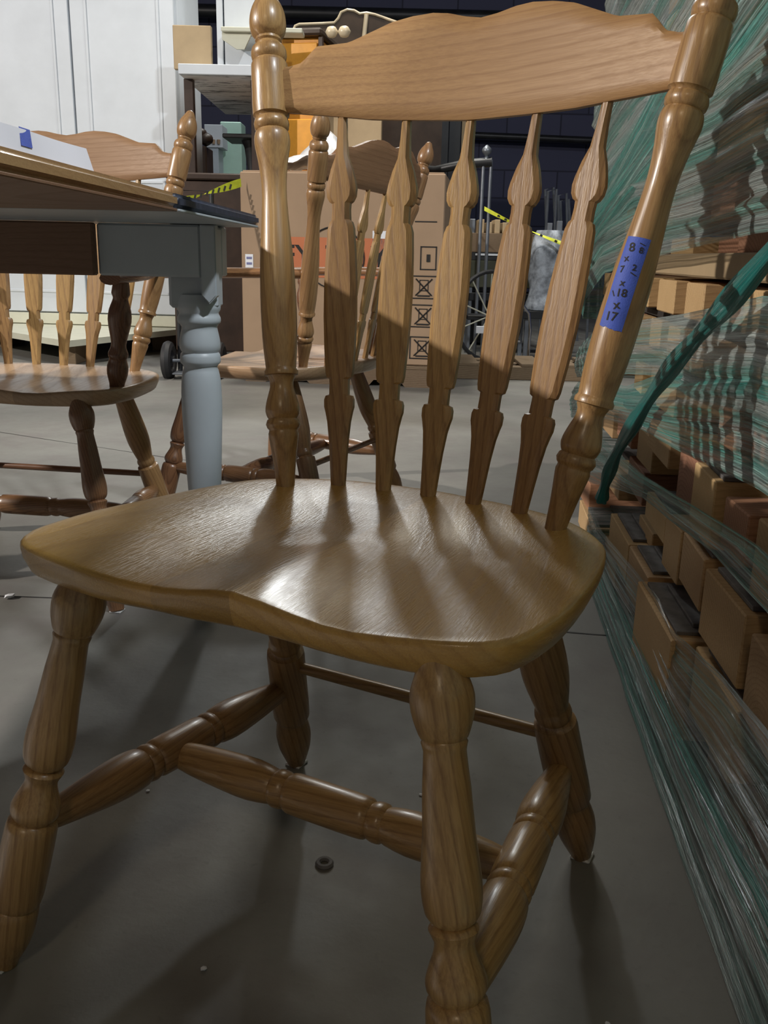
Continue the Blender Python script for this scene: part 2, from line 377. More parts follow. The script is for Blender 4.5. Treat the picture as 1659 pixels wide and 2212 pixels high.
# ------------------------------------------------------------------ chairs
POST = [(.0105, -.03), (.0115, .003), (.0138, .058), (.0172, .115), (.0186, .140), (.0178, .146), (.0176, .151), (.0196, .156), (.0212, .166), (.0196, .178), (.0178, .182),
        (.0192, .187), (.0212, .203), (.0200, .225), (.0170, .250), (.0145, .270), (.0148, .288), (.0168, .298), (.0172, .302), (.0206, .304), (.0208, .314), (.0190, .321),
        (.0186, .324), (.0206, .375), (.0219, .446), (.0219, .523), (.0204, .626), (.0178, .703), (.0154, .793), (.0158, .844), (.0182, .895), (.0212, .933), (.0219, .955), (.0204, .974),
        (.0182, .980), (.0206, .985), (.0216, .998), (.0204, 1.010), (.0188, 1.014), (.0196, 1.018), (.0222, 1.022), (.0224, 1.08), (.0222, 1.160), (.0206, 1.168), (.0192, 1.171), (.0208, 1.176),
        (.0218, 1.190), (.0202, 1.206), (.0160, 1.216), (.0144, 1.221), (.0162, 1.226), (.0156, 1.233), (.0196, 1.243), (.0220, 1.262), (.0222, 1.284), (.0204, 1.306), (.0168, 1.326), (.0122, 1.344), (.0098, 1.356), (.0070, 1.366), (.0020, 1.372)]
FLEG = [(.0170, -.30), (.0185, -.269), (.0226, -.235), (.0252, -.205), (.0246, -.165), (.0216, -.131), (.0188, -.110), (.0172, -.106), (.0184, -.098), (.0168, -.078), (.0190, .006), (.0208, .113), (.0238, .210), (.0240, .250),
        (.0222, .290), (.0190, .308), (.0152, .318), (.0178, .321), (.0200, .331), (.0180, .345), (.0158, .360), (.0168, .385), (.0212, .420), (.0242, .448), (.0238, .470), (.0208, .485), (.0194, .490), (.0240, .500),
        (.0256, .54), (.0260, .62), (.0258, .74), (.0240, .776), (.0222, .782), (.0242, .79), (.0246, .83), (.0240, .88), (.0205, .93), (.0165, .965), (.0150, .992)]
RLEG = [(.0165, -.30), (.0180, -.26), (.0222, -.12), (.0258, .04), (.0262, .14), (.0240, .20), (.0196, .27), (.0184, .292), (.0206, .300), (.0214, .315), (.0204, .328), (.0184, .338), (.0200, .346), (.0242, .352), (.0250, .40), (.0252, .55), (.0250, .695),
        (.0215, .712), (.0200, .720), (.0214, .735), (.0242, .79), (.0244, .825), (.0222, .88), (.0170, .94), (.0125, .985), (.0110, .994)]
STR = [(.0100, 0), (.0125, .03), (.0170, .11), (.0222, .22), (.0240, .29), (.0224, .345), (.0192, .362), (.0212, .368), (.0220, .382), (.0206, .396), (.0190, .400), (.0208, .406), (.0222, .415), (.0224, .50)]
STR = STR + [(r, 1 - t) for r, t in STR[-2::-1]]
SPIN = [(-.02, .0088), (0, .0088), (.067, .0105), (.12, .012), (.173, .0145), (.2, .017), (.215, .0188), (.235, .0190), (.246, .0172), (.250, .0123), (.28, .0121), (.292, .0123), (.297, .0160), (.312, .0176), (.38, .0195), (.465, .0208),
        (.56, .0205), (.65, .0185), (.705, .0166), (.722, .0142), (.727, .0116), (.755, .0110), (.772, .0115), (.777, .0148), (.79, .0180), (.81, .0190), (.83, .0176), (.865, .0135), (.90, .0076), (.95, .0058), (1.0, .0052), (1.03, .005)]
SEAT_L = [(-.044, -.160), (-.099, -.160), (-.145, -.166), (-.186, -.166), (-.238, -.158), (-.262, -.145), (-.277, -.120), (-.281, -.089), (-.280, -.031), (-.268, .025), (-.254, .089), (-.234, .152), (-.213, .186), (-.180, .212), (-.128, .238), (-.06, .250)]
SEAT_R = [(0.005, .252), (.036, .248), (.085, .243), (.128, .233), (.165, .218), (.195, .197), (.221, .167), (.239, .132), (.250, .073), (.255, -.001), (.254, -.058), (.246, -.105), (.233, -.132), (.209, -.149), (.174, -.157), (.120, -.158), (.060, -.156), (0, -.157)]
CREST_TOP = [(0, .977), (.02, .980), (.04, .985), (.06, .987), (.085, .985), (.11, .980), (.14, .968), (.16, .960), (.185, .958), (.198, .957), (.206, .949), (.214, .939), (.228, .935), (.240, .934)]
CREST_BOT = [(0, .868), (.07, .8705), (.125, .873), (.165, .877), (.225, .882), (.240, .883)]
def interp(tab, x):
    for (a, b), (c_, d) in zip(tab, tab[1:]):
        if x <= c_: return b + (d - b) * (x - a) / (c_ - a)
    return tab[-1][1]
def back_y(x, z): return .305 - .66 * x * x + .2 * (z - .87)

def seat_mesh(wf):
    out = [Vector((x * wf, y, 0)) for x, y in SEAT_L + SEAT_R]
    # resample with Catmull-Rom
    n = len(out); pts = []
    for i in range(n):
        a, b, c_, d = out[i - 1], out[i], out[(i + 1) % n], out[(i + 2) % n]
        for q in (0, .5): pts.append(.5 * ((2 * b) + (c_ - a) * q + (2 * a - 5 * b + 4 * c_ - d) * q * q + (3 * b - a - 3 * c_ + d) * q ** 3))
    N = len(pts); cen = Vector((0, .04, 0))
    def top(x, y):
        x = x / wf
        d = 0
        for sx in (-.098, .098):      # two thigh hollows running out through the front edge
            d -= .0105 * math.exp(-((x - sx) / .070) ** 2) * (1 / (1 + math.exp((y - .14) / .03)))
        d -= .004 * math.exp(-(x / .17) ** 2 - ((y - .05) / .10) ** 2)
        d += .0035 * math.exp(-(x / .030) ** 2) * (1 / (1 + math.exp((y + .02) / .03)))
        return d
    rings = [0, .25, .45, .62, .76, .87, .94, .975]
    V = [Vector((cen.x, cen.y, .445 + top(cen.x, cen.y)))]; Fc = []
    def ring(s, dz, zt):
        for p_ in pts:
            q = cen + (p_ - cen) * s
            V.append(Vector((q.x, q.y, (.445 + top(q.x, q.y) if zt else .410 + .25 * top(q.x, q.y)) + dz)))
    for s in rings[1:]: ring(s, 0, True)
    ring(.992, -.0004, True); ring(1.0, -.0022, True); ring(1.003, -.0065, True); ring(.997, -.016, True); ring(.975, .0045, False); ring(.945, .0002, False); ring(.90, 0, False); ring(.4, 0, False)
    for i in range(N): Fc.append((0, 1 + i, 1 + (i + 1) % N))
    K = 15
    for r_ in range(K - 1):
        b0 = 1 + r_ * N; b1 = b0 + N
        for i in range(N): Fc.append((b0 + i, b1 + i, b1 + (i + 1) % N, b0 + (i + 1) % N))
    b0 = 1 + (K - 1) * N; Fc.append(tuple(b0 + i for i in range(N)))
    return V, Fc

def spindle(A, B, mat, parent, wf=1.0):
    A, B = Vector(A), Vector(B); L = (B - A).length; V = []; Fc = []
    for s, hw in SPIN:
        hw *= wf; th = min(hw, .0068); cx = min(hw * .45, .006); ct = th * .5
        if hw < .0095: cx = hw * .5; ct = th * .5
        for x, y in ((-hw, -th + ct), (-hw + cx, -th), (hw - cx, -th), (hw, -th + ct), (hw, th - ct), (hw - cx, th), (-hw + cx, th), (-hw, th - ct)): V.append((x, y, s * L))
    n = len(SPIN)
    for i in range(n - 1):
        for q in range(8): Fc.append((i * 8 + q, i * 8 + (q + 1) % 8, (i + 1) * 8 + (q + 1) % 8, (i + 1) * 8 + q))
    Fc.append(tuple(range(7, -1, -1))); Fc.append(tuple((n - 1) * 8 + q for q in range(8)))
    z = (B - A).normalized(); ang = -1.32 * A.x   # the paddles follow the curve of the crest
    x = Vector((math.cos(ang), math.sin(ang), 0)); x = (x - z * x.dot(z)).normalized(); y = z.cross(x)
    mm = Matrix.Identity(4)
    for i in range(3): mm[i][0], mm[i][1], mm[i][2], mm[i][3] = x[i], y[i], z[i], A[i]
    return mk('arrow_spindle', V, Fc, mat, parent, mm, angle=25)

def crest_mesh(wf):
    V = []; Fc = []; xs = [i * .006 - .24 for i in range(81)]; rows = 10; ht = .0105
    for x in xs:
        zt = interp(CREST_TOP, abs(x)); zb = interp(CREST_BOT, abs(x)); loop = []
        for j in range(rows + 1):
            q = j / rows; e = min(1.0, .55 + min(q, 1 - q) * 9)
            loop.append((q, -ht * e))
        loop += [(q, -t) for q, t in reversed(loop)]
        for q, t in loop:
            z = zb + (zt - zb) * q; V.append((x * wf, back_y(x, z) + t, z))
    n = 2 * (rows + 1)
    for i in range(len(xs) - 1):
        for j in range(n): Fc.append((i * n + j, i * n + (j + 1) % n, (i + 1) * n + (j + 1) % n, (i + 1) * n + j))
    Fc.append(tuple(range(n))); Fc.append(tuple((len(xs) - 1) * n + j for j in range(n)))
    return V, Fc

def sx(v, wf): return Vector((v[0] * wf, v[1], v[2]))
def make_chair(name, label, wf=1.0, arms=False, mats=None):
    tm, sm, cm, pm, bm_ = mats
    t = thing(name, label, 'chair')
    v, f = seat_mesh(wf); mk('seat', v, f, sm, t, angle=50)
    v, f = crest_mesh(wf); mk('crest_rail', v, f, cm, t, angle=45)
    S = {}
    for s in (-1, 1):
        A = sx((s * .1723, .1795, .445), wf); B = sx((s * .2459, .2634, .8697), wf)
        lathe('back_post', POST, A, B, bm_, t)
        ft, ff = sx((s * .2025, -.1546, .328), wf), sx((s * .2627, -.2144, .0), wf)
        bt, bf = sx((s * .1687, .1567, .328), wf), sx((s * .2133, .2624, .0), wf)
        fl = lathe('leg', FLEG, ft, ff, tm, t); bl = lathe('leg', RLEG, bt, bf, bm_, t)
        for nm, fo in ((fl, ff), (bl, bf)):
            gv, gf = merged([bx(-.0125, .0125, -.0125, .0125, -.0, .004, .0015)])
            g = mk('glide', gv, gf, M['glide'], nm, nm.matrix_basis.inverted() @ Matrix.Translation(fo), smooth=False)
        zf, zb = .1577, .1504
        S[s] = (ft + (ff - ft) * ((.328 - zf) / .328), bt + (bf - bt) * ((.328 - zb) / .328))
        lathe('side_stretcher', STR, S[s][0], S[s][1], tm, t, seg=24)
    cs = [(.0105, 0), (.0135, .03), (.0185, .10), (.0225, .22), (.0232, .28), (.0200, .335), (.0185, .345), (.0208, .352), (.0214, .366), (.0200, .38), (.0185, .385), (.0214, .393), (.0226, .41), (.0228, .5)]
    cs = cs + [(r, 1 - q) for r, q in cs[-2::-1]]
    lathe('centre_stretcher', cs, sx((-.226, .0045, .150), wf), sx((.226, .0045, .150), wf), tm, t, seg=24)
    u = .42
    a_ = [sx((s * (.1687 + .0446 * u), .1567 + .1057 * u, .328 * (1 - u)), wf) for s in (-1, 1)]
    lathe('back_stretcher', [(.0075, 0), (.0080, .5), (.0075, 1)], a_[0], a_[1], tm, t, seg=14)
    for i in range(-2, 3):
        q = i * i / 4
        spindle(sx((i * .0591, .2259 - .0102 * q, .445), wf), sx((i * .0801, .3059 - .0167 * q, .8686 + .0064 * q), wf), pm, t, 1.0 + (wf - 1) * .3)
    if arms:
        AP = [(.0150, -.03), (.0160, .03), (.0210, .12), (.0215, .20), (.0175, .27), (.0200, .30), (.0200, .33), (.0165, .37), (.0150, .42), (.0190, .52), (.0235, .64), (.0220, .74), (.0165, .82), (.0150, .86), (.0185, .90), (.0150, 1.02)]
        for s in (-1, 1):
            a0 = sx((s * .232, -.075, .445), wf); a1 = sx((s * .262, -.105, .655), wf)
            lathe('arm_post', AP, a0, a1, tm, t, seg=20)
            path = [sx((s * .2112, .222, .672), wf), sx((s * .238, .12, .672), wf), sx((s * .262, 0, .669), wf), sx((s * .268, -.10, .667), wf), sx((s * .262, -.155, .664), wf)]
            V = []; Fc = []
            hw = [.012, .018, .024, .031, .022]
            for p_, h in zip(path, hw):
                for a in range(12):
                    an = 2 * PI * a / 12; V.append(p_ + Vector((h * math.cos(an), 0, .0125 * math.sin(an))))
            for i in range(4):
                for a in range(12): Fc.append((i * 12 + a, i * 12 + (a + 1) % 12, (i + 1) * 12 + (a + 1) % 12, (i + 1) * 12 + a))
            Fc.append(tuple(range(12))); Fc.append(tuple(48 + a for a in range(12)))
            mk('arm', V, Fc, M['oak_arm'], t)
    return t
def kids(o): return [c for c in bpy.data.objects if c.parent == o]
def copy_tree(o, parent=None):
    ch = kids(o); c = o.copy(); COL.objects.link(c); c.parent = parent; c.matrix_basis = o.matrix_basis.copy()
    for q in ch: copy_tree(q, c)
    return c

chair = make_chair('dining_chair', 'honey oak arrow-back side chair in the foreground with a blue tape on its right post', mats=(M['oak'], M['oak_seat'], M['oak_flat'], M['oak'], M['oak']))
posts = [c for c in kids(chair) if c.name.startswith('back_post')]
# blue tape with handwritten sizes, wrapped round the right back post
A, B = Vector((.1723, .1795, .445)), Vector((.2459, .2634, .8697)); L = (B - A).length; MA = axis_matrix(A, B); inv = MA.inverted()
cl = inv @ CAM; a_c = math.atan2(cl.y, cl.x)
dirn = 1 if ((MA.to_3x3() @ Vector((-math.sin(a_c), math.cos(a_c), 0))).dot(RT) > 0) else -1     # +1: growing angle runs to the right
def post_r(t):
    P_ = [(t_, r_) for r_, t_ in POST]; return interp(P_, t)
def on_post(wd, t, lift):
    r = post_r(t) + lift; a = a_c + dirn * (wd / post_r(t)) - dirn * .32
    return (r * math.cos(a), r * math.sin(a), t * L)
V = []; Fc = []; nu, nt = 10, 26; t0, t1, hw = .482, .688, .0125
for j in range(nt + 1):
    for i in range(nu + 1):
        t = t0 + (t1 - t0) * j / nt
        if j == 0: t += .006 * (i / nu) * -1 + R.uniform(-.0015, .0015)
        V.append(on_post(-hw + 2 * hw * i / nu, t, .0005))
for j in range(nt):
    for i in range(nu): q = j * (nu + 1) + i; Fc.append((q, q + 1, q + nu + 2, q + nu + 1))
post_r_obj = max(posts, key=lambda o: o.matrix_basis.translation.x)
tape = mk('painter_tape', V, Fc, M['tape_blue'], post_r_obj); tape['label'] = 'blue painter tape with handwritten dimensions'
VV = []; FF = []
for s, t, wd, sz, ro in (('17', .505, -.002, .0125, .05), ('x', .533, .0, .013, .3), ('18', .560, .001, .011, .1), ('1', .556, -.007, .009, .6), ('x', .583, -.001, .010, .0), ('7', .612, -.006, .0095, .2), ('1', .606, .0065, .0085, 1.2),
                      ('2', .620, .0055, .0085, .1), ('x', .638, -.005, .010, .3), ('8', .663, -.003, .0125, .2), ('1', .674, .006, .0075, 1.3), ('8', .660, .0065, .0085, .1)):
    v, f = text_data(s, sz); n = len(VV)
    for q in v:
        x = q.x * math.cos(ro) - q.y * math.sin(ro); y = q.x * math.sin(ro) + q.y * math.cos(ro)
        VV.append(on_post(wd + x, t + y / L, .0009))
    FF += [[i + n for i in p_] for p_ in f]
mk('handwriting', VV, FF, M['ink'], tape, smooth=False)

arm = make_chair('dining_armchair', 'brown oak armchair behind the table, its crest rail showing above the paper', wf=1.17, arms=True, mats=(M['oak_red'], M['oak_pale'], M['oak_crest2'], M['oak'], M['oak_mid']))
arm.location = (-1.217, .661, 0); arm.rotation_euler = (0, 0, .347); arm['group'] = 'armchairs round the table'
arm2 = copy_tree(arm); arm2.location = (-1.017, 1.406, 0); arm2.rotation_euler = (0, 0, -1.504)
arm2['label'] = 'brown oak armchair turned sideways in front of the big cardboard box'

# ------------------------------------------------------------------ table with grey turned leg
TB = thing('dining_table', 'dining table with wooden top, navy-painted end and grey turned leg', 'table', (0, 0, 0))
P1 = W(1.85, -.255); P2 = W(.75, -.305)
e = (P2 - P1).normalized(); s_ = Vector((e.y, -e.x, 0))     # s_ points to the table's inside (left)
if s_.x > 0: s_ = -s_
TILT = .0063                                                 # the top stands a few millimetres out of level
def slab(name, u0, u1, w_, z0, z1, mat, e_=.006):
    a_, b_ = P1 + e * u0, P1 + e * u1
    poly = [(a_, u0), (b_, u1), (b_ + s_ * w_, u1), (a_ + s_ * w_, u0)]
    bm = bmesh.new(); vs = [bm.verts.new((q.x, q.y, z0 + TILT * u_)) for q, u_ in poly]; fc = bm.faces.new(vs)
    r = bmesh.ops.extrude_face_region(bm, geom=[fc]); bmesh.ops.translate(bm, vec=(0, 0, z1 - z0), verts=[g for g in r['geom'] if isinstance(g, bmesh.types.BMVert)])
    bmesh.ops.bevel(bm, geom=list(bm.edges), offset=e_, segments=3, affect='EDGES')
    bm.verts.index_update(); v = [q.co.copy() for q in bm.verts]; f = [[q.index for q in p_.verts] for p_ in bm.faces]; bm.free()
    return mk(name, v, f, mat, TB, angle=60)
EL = (P2 - P1).length
slab('table_top', .582, EL + .45, 1.5, .768, .788, M['table_wood'])  # near end lengthened out of view to keep the floor shaded
slab('underside_shade_sheet', .588, EL + .44, 1.49, .7645, .7683, M['brown_board'], .001)  # thin brown sheet added to darken the underside in place of shade
slab('end_underside', .012, .578, 1.49, .7645, .7683, M['grey_paint'], .001)
slab('painted_end', .0, .5815, 1.5, .768, .788, M['navy'])
# grey corner unit: apron, leg block with pointed drop, turned leg
FT = Vector((-.700, .655, 0)); gz = HALL
hl = Vector((math.cos(HALL), math.sin(HALL), 0)); hf = Vector((-math.sin(HALL), math.cos(HALL), 0))
def tb(name, x0, x1, y0, y1, z0, z1, mat, c=.003): return box(name, (x1 - x0, y1 - y0, z1 - z0), FT + hl * (x0 + x1) / 2 + hf * (y0 + y1) / 2 + Vector((0, 0, z0)), mat, TB, rz=HALL, c=c)
tb('apron', -.165, .022, -.040, -.018, .672, .764, M['grey_paint'], .004)
tb('side_apron', .022, .046, .045, .10, .672, .764, M['grey_paint'])
tb('apron_board', -1.30, -.168, -.055, -.030, .672, .764, M['brown_board'])
pl = [(-.014, .764), (-.014, .640), (0, .625), (.014, .640), (.014, .764)]
prism('corner_drop', pl, .030, M['grey_paint'], TB, T(FT + hl * .036 + hf * -.042, HALL), bevel=.002)
tb('leg_block', -.046, .046, -.012, .046, .615, .764, M['grey_paint'], .006)
LEGP = [(.008, .0), (.0170, .004), (.0190, .02), (.0235, .123), (.0290, .20), (.0335, .279), (.0368, .363), (.0390, .42), (.0388, .454), (.0372, .480), (.0340, .497), (.0318, .503), (.0330, .507), (.0378, .512), (.0386, .520), (.0374, .528), (.0345, .532),
        (.0385, .540), (.0380, .556), (.0345, .573), (.0338, .580), (.0365, .585), (.0400, .588), (.0405, .597), (.0370, .604), (.0372, .607), (.0405, .612), (.0405, .624), (.0385, .632), (.036, .64)]
lathe('leg', [(r, z / .64) for r, z in LEGP], FT + Vector((0, .012, 0)), FT + Vector((0, .012, .64)), M['grey_paint'], TB, seg=40)
# second end of the table, out of frame to the left, carries the same legs
for dx in (-1.35,):
    for dy in (0,):
        lathe('leg', [(r, z / .64) for r, z in LEGP], FT + hl * dx + Vector((0, .012, 0)), FT + hl * dx + Vector((0, .012, .64)), M['grey_paint'], TB, seg=24)
        tb('leg_block', dx - .046, dx + .046, -.012, .046, .615, .764, M['grey_paint'], .006)
# curled paper with a strip of blue tape at the table edge
def edge_pt(u, z, off=0.0): q = P1 + e * u + s_ * (.012 + off); return Vector((q.x, q.y, z))
def edge_pt(u, z, off=0.0): q = P1 + e * u + s_ * (.006 + off); return Vector((q.x, q.y, z + TILT * u))
V = []; Fc = []
nn_ = 20; U0, U1 = .865, 1.24
for i in range(nn_ + 1):
    u = U0 + (U1 - U0) * i / nn_
    for j in range(5):
        q = j / 4; h = .0225 - .004 * i / nn_
        V.append(edge_pt(u - .004 * q, .7885 + h * q, .004 + .008 * q + .002 * math.sin(i * .5) * q))
for i in range(nn_):
    for j in range(4): a = i * 5 + j; Fc.append((a, a + 1, a + 6, a + 5))
pp = mk('paper_sheet', V, Fc, M['paper']); tag(pp, 'white paper sheet standing up along the table edge', 'paper')
V = []; Fc = []
for i in range(4):
    u = 1.010 + .0075 * i
    for j in range(5):
        q = .28 + j / 4 * .80; V.append(edge_pt(u - .003 * j, .7885 + .0205 * q, .0025 + .008 * q))
for i in range(3):
    for j in range(4): a = i * 5 + j; Fc.append((a, a + 1, a + 6, a + 5))
mk('tape_strip', V, Fc, M['tape_blue'], pp)['label'] = 'strip of blue painter tape'

# ------------------------------------------------------------------ wrapped stack of timber on the right
SA = Vector((.156, .886, 0)); SD = Vector((.387, -.922, 0)); SN = Vector((.922, .387, 0))      # along the face / into the stack
SROT = math.atan2(SN.y, SN.x)
ST = thing('timber_stack', 'tall stack of timber offcuts wrapped in green stretch film', 'timber stack', SA)
ST.rotation_euler = (0, 0, SROT)           # local x = into the stack, local -y = along SD
def sp(s, z, off=0.0): return Vector((-off, -s, z))
cache = {}
def timber(s0, s1, z0, z1, depth=.55, out=0.0, red=False, layers=0, cut=0):
    wd, h = s1 - s0, z1 - z0
    mat = M['timber_red'] if red else M['timber']
    v, f = box_data(depth, wd, h, .002)
    o = mk('timber', v, f, mat, ST, T(Vector((depth / 2 - out, -(s0 + s1) / 2, z0)), R.uniform(-.03, .03)), smooth=False)
    zt = z1
    for q in range(layers):                   # stepped grey laths lying on the timber
        th = .006; ww = wd * (1 - .16 * (q + 1))
        v, f = box_data(depth - .03 * q, ww, th, .001)
        l_ = mk('lath', v, f, M['layer_grey'], o, Matrix.Translation(Vector((.012 * (q + 1), R.uniform(-.004, .004), h + th * q))), smooth=False)
    return o
# bottom courses seen end-on (s from the photo, metres along the face)
rows = [(-.99, -.84, .062, .135, .02, 1, 0), (-.93, -.64, .0, .066, .03, 0, 1), (-.70, -.52, .0, .058, 0, 0, 0), (-.50, -.36, .01, .08, .01, 0, 1), (-.44, -.20, .085, .165, .02, 0, 2), (-.32, -.17, .165, .198, -.02, 0, 0),
        (-.13, .055, .095, .186, .03, 0, 2), (-.40, -.24, .0, .07, .0, 1, 0), (-.18, .02, .0, .085, -.03, 0, 0), (.085, .34, .03, .190, .05, 0, 3), (.41, .60, .12, .215, .03, 0, 1), (.36, .60, .0, .09, -.02, 0, 0),
        (-.80, -.62, .150, .215, -.02, 0, 0), (-.56, -.36, .205, .275, -.03, 1, 0), (-.17, .02, .235, .285, .0, 0, 1), (.06, .17, .215, .305, .01, 0, 0), (.23, .37, .245, .322, .02, 0, 2), (.41, .58, .235, .328, .03, 0, 1), (.62, .80, .22, .32, .03, 0, 0),
        (-.98, -.80, .270, .335, -.02, 0, 0), (-.70, -.52, .30, .365, -.02, 1, 0), (-.42, -.26, .30, .37, -.02, 0, 0), (-.21, -.01, .365, .42, .0, 0, 0), (.11, .24, .345, .43, .01, 1, 0), (.25, .38, .340, .435, .02, 0, 1), (.42, .515, .365, .43, .02, 1, 0), (.56, .72, .35, .44, .02, 0, 0)]
rows += [(.62 + .16 * i, .76 + .16 * i, z0 + .004 * (i % 3), z0 + .085, R.uniform(-.03, .02), i % 3 == 0, i % 2) for z0 in (0, .11, .345) for i in range(7)]
rows += [(.82 + .16 * i, .95 + .16 * i, .22, .32, R.uniform(-.03, .02), i % 3 == 1, i % 2) for i in range(6)]
for s0, s1, z0, z1, out, red, lay in rows: timber(s0, s1, z0, z1, .5, out, bool(red), lay)
# mid courses partly seen through the film
z = .45
while z < 1.62:
    if .60 < z < .70:
        z = .70; continue
    s = -1.0 + R.uniform(0, .08) + max(0, z - .8) * .75
    while s < 1.75:
        wd = R.uniform(.07, .17)
        if R.random() < .72: timber(s, s + wd, z, z + .06, .5, R.uniform(-.05, .0), R.random() < .4, 1 if R.random() < .3 else 0)
        s += wd + R.uniform(.01, .05)
    z += .088
    if .56 < z < .62: z = .625
for s0, s1, red in ((-.95, -.82, 0), (-.76, -.62, 1), (-.56, -.44, 0), (-.375, -.31, 0), (-.300, -.215, 1), (-.207, -.065, 0), (-.060, .018, 1), (.024, .135, 0), (.140, .215, 1), (.218, .305, 1), (.31, .355, 1), (.36, .47, 0), (.48, .58, 1), (.60, .72, 0)):
    timber(s0, s1, .630, .687, .5, .01 if not red else -.035, bool(red))
# bearers and boards between the courses
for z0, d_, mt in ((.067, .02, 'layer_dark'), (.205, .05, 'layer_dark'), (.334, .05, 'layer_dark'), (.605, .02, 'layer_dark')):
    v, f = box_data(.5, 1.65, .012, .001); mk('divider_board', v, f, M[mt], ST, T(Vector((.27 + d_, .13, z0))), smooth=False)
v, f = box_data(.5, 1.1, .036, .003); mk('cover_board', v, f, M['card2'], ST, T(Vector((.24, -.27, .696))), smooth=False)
v, f = box_data(.42, 2.9, 1.95, .01); mk('stack_core_light_block', v, f, M['layer_dark'], ST, T(Vector((.50, -.52, 0))), smooth=False)  # dark core, raised and lengthened out of view to block the right lamp

def fband(name, top, bot, mat, off=.04, rip=.006, seed=0, nu=70, nv=26, flare=0.0, label=None, wrap=.25, bulge=.01):
    """sheet of film between two polylines (s, z) on the stack's face; the far end turns round the corner"""
    s_lo = min(top[0][0], bot[0][0])
    V = []; UV = []; Fc = []
    tt = [(q, s, z) for q, (s, z) in zip([i / (len(top) - 1) for i in range(len(top))], top)]
    bb = [(q, s, z) for q, (s, z) in zip([i / (len(bot) - 1) for i in range(len(bot))], bot)]
    hgt = sum(a_[1] - b_[1] for a_, b_ in zip(top, bot)) / len(top) if len(top) == len(bot) else top[3][1] - bot[3][1]
    def at(tab, q): return interp([(a_, b_) for a_, b_, c_ in tab], q), interp([(a_, c_) for a_, b_, c_ in tab], q)
    for i in range(nu + 1):
        q = (i - 8) / (nu - 8)
        for j in range(nv + 1):
            w_ = j / nv
            s1, z1 = at(tt, max(q, 0)); s0, z0 = at(bb, max(q, 0))
            s = s0 + (s1 - s0) * w_; z = z0 + (z1 - z0) * w_
            o_ = off + bulge * math.sin(PI * w_) + flare * (1 - w_) ** 2
            if q < 0: o_ -= min(1, -q / (8 / (nu - 8))) * wrap; s -= .02 * math.sin(min(1, -q * 9) * PI)
            r_ = rip * (noise.noise(Vector((s * .8 + seed, w_ * hgt * 75 + seed, seed))) + .6 * noise.noise(Vector((s * 1.2, w_ * hgt * 170 + seed * 2, 4.0))))
            r_ += rip * .25 * noise.noise(Vector((s * 9, w_ * hgt * 40, seed + 7.)))
            V.append(sp(s, z, o_ + r_)); UV.append((s * 1.5, w_ * hgt / .14))
    for i in range(nu):
        for j in range(nv): a = i * (nv + 1) + j; Fc.append((a, a + 1, a + nv + 2, a + nv + 1))
    o = mk(name, V, Fc, mat, ST, uvs=UV, angle=180)
    if label: o['label'] = label
    return o
fband('stretch_film', [(-.62, .13), (-.42, .125), (-.171, .160), (.224, .212), (.326, .201), (.568, .249), (.736, .268), (1.85, .36)],
      [(-.62, .004), (-.50, .004), (-.123, .003), (.217, .003), (.476, .003), (.66, .003), (.811, .003), (1.85, .003)], M['film_a'], off=.045, rip=.008, seed=1, flare=.012, bulge=0, label='clear skirt of film down to the floor')
fband('stretch_film', [(-.60, .07), (-.404, .085), (-.075, .092), (.206, .098), (.489, .110), (.681, .125), (.80, .14), (1.85, .17)],
      [(-.62, .004), (-.50, .004), (-.123, .003), (.217, .003), (.476, .003), (.66, .003), (.811, .003), (1.85, .003)], M['film_b'], off=.052, rip=.007, seed=2, flare=.012, bulge=0, label='twisted teal film border along the floor')
fband('stretch_film', [(-1.02, .262), (-.949, .275), (-.549, .325), (.024, .362), (.35, .400), (.528, .422), (.662, .436), (1.85, .46)],
      [(-1.02, .135), (-.80, .16), (-.557, .204), (-.24, .270), (.036, .325), (.252, .345), (.501, .375), (1.85, .43)], M['film_b'], off=.05, rip=.007, seed=3, label='teal film band across the lower timbers')
fband('stretch_film', [(-1.10, .475), (-1.0, .50), (-.784, .546), (-.119, .617), (.17, .643), (.393, .667), (.552, .685), (1.85, .73)],
      [(-1.10, .39), (-1.0, .405), (-.60, .45), (-.256, .502), (.051, .537), (.284, .534), (.606, .563), (1.85, .59)], M['film_d'], off=.045, rip=.004, seed=4)
fband('stretch_film', [(-1.10, .36), (-1.0, .39), (-.416, .465), (-.227, .481), (.051, .537), (.406, .594), (.58, .623), (1.85, .67)],
      [(-1.10, .27), (-1.0, .30), (-.503, .37), (-.017, .433), (.265, .454), (.462, .475), (.638, .49), (1.85, .53)], M['film_b'], off=.05, rip=.0045, seed=5)
fband('stretch_film', [(-1.0, .93), (-.80, .99), (-.55, 1.03), (-.2, 1.06), (.15, 1.00), (.4, .99), (.6, 1.0), (1.85, 1.0)],
      [(-1.04, .56), (-1.0, .615), (-.706, .689), (-.176, .722), (.184, .736), (.379, .744), (.524, .75), (1.85, .77)], M['film_d'], off=.05, rip=.012, seed=6, nv=50, bulge=.03)
fband('stretch_film', [(-.62, 1.55), (-.45, 1.58), (-.2, 1.6), (0, 1.6), (.2, 1.6), (.4, 1.6), (.6, 1.6), (1.85, 1.6)],
      [(-.96, .84), (-.80, .87), (-.55, .90), (-.2, .92), (.08, .96), (.4, 1.01), (.6, 1.03), (1.85, 1.06)], M['film_d'], off=.055, rip=.014, seed=7, nv=50, bulge=.03)
fband('stretch_film', [(-1.0, .80), (-.9, .83), (-.706, .86), (-.35, .93), (.0, 1.01), (.3, 1.08), (.6, 1.15), (1.85, 1.2)],
      [(-1.05, .70), (-.95, .72), (-.70, .75), (-.35, .80), (.0, .85), (.3, .90), (.6, .95), (1.85, 1.0)], M['film_b'], off=.075, rip=.012, seed=8, bulge=.015)
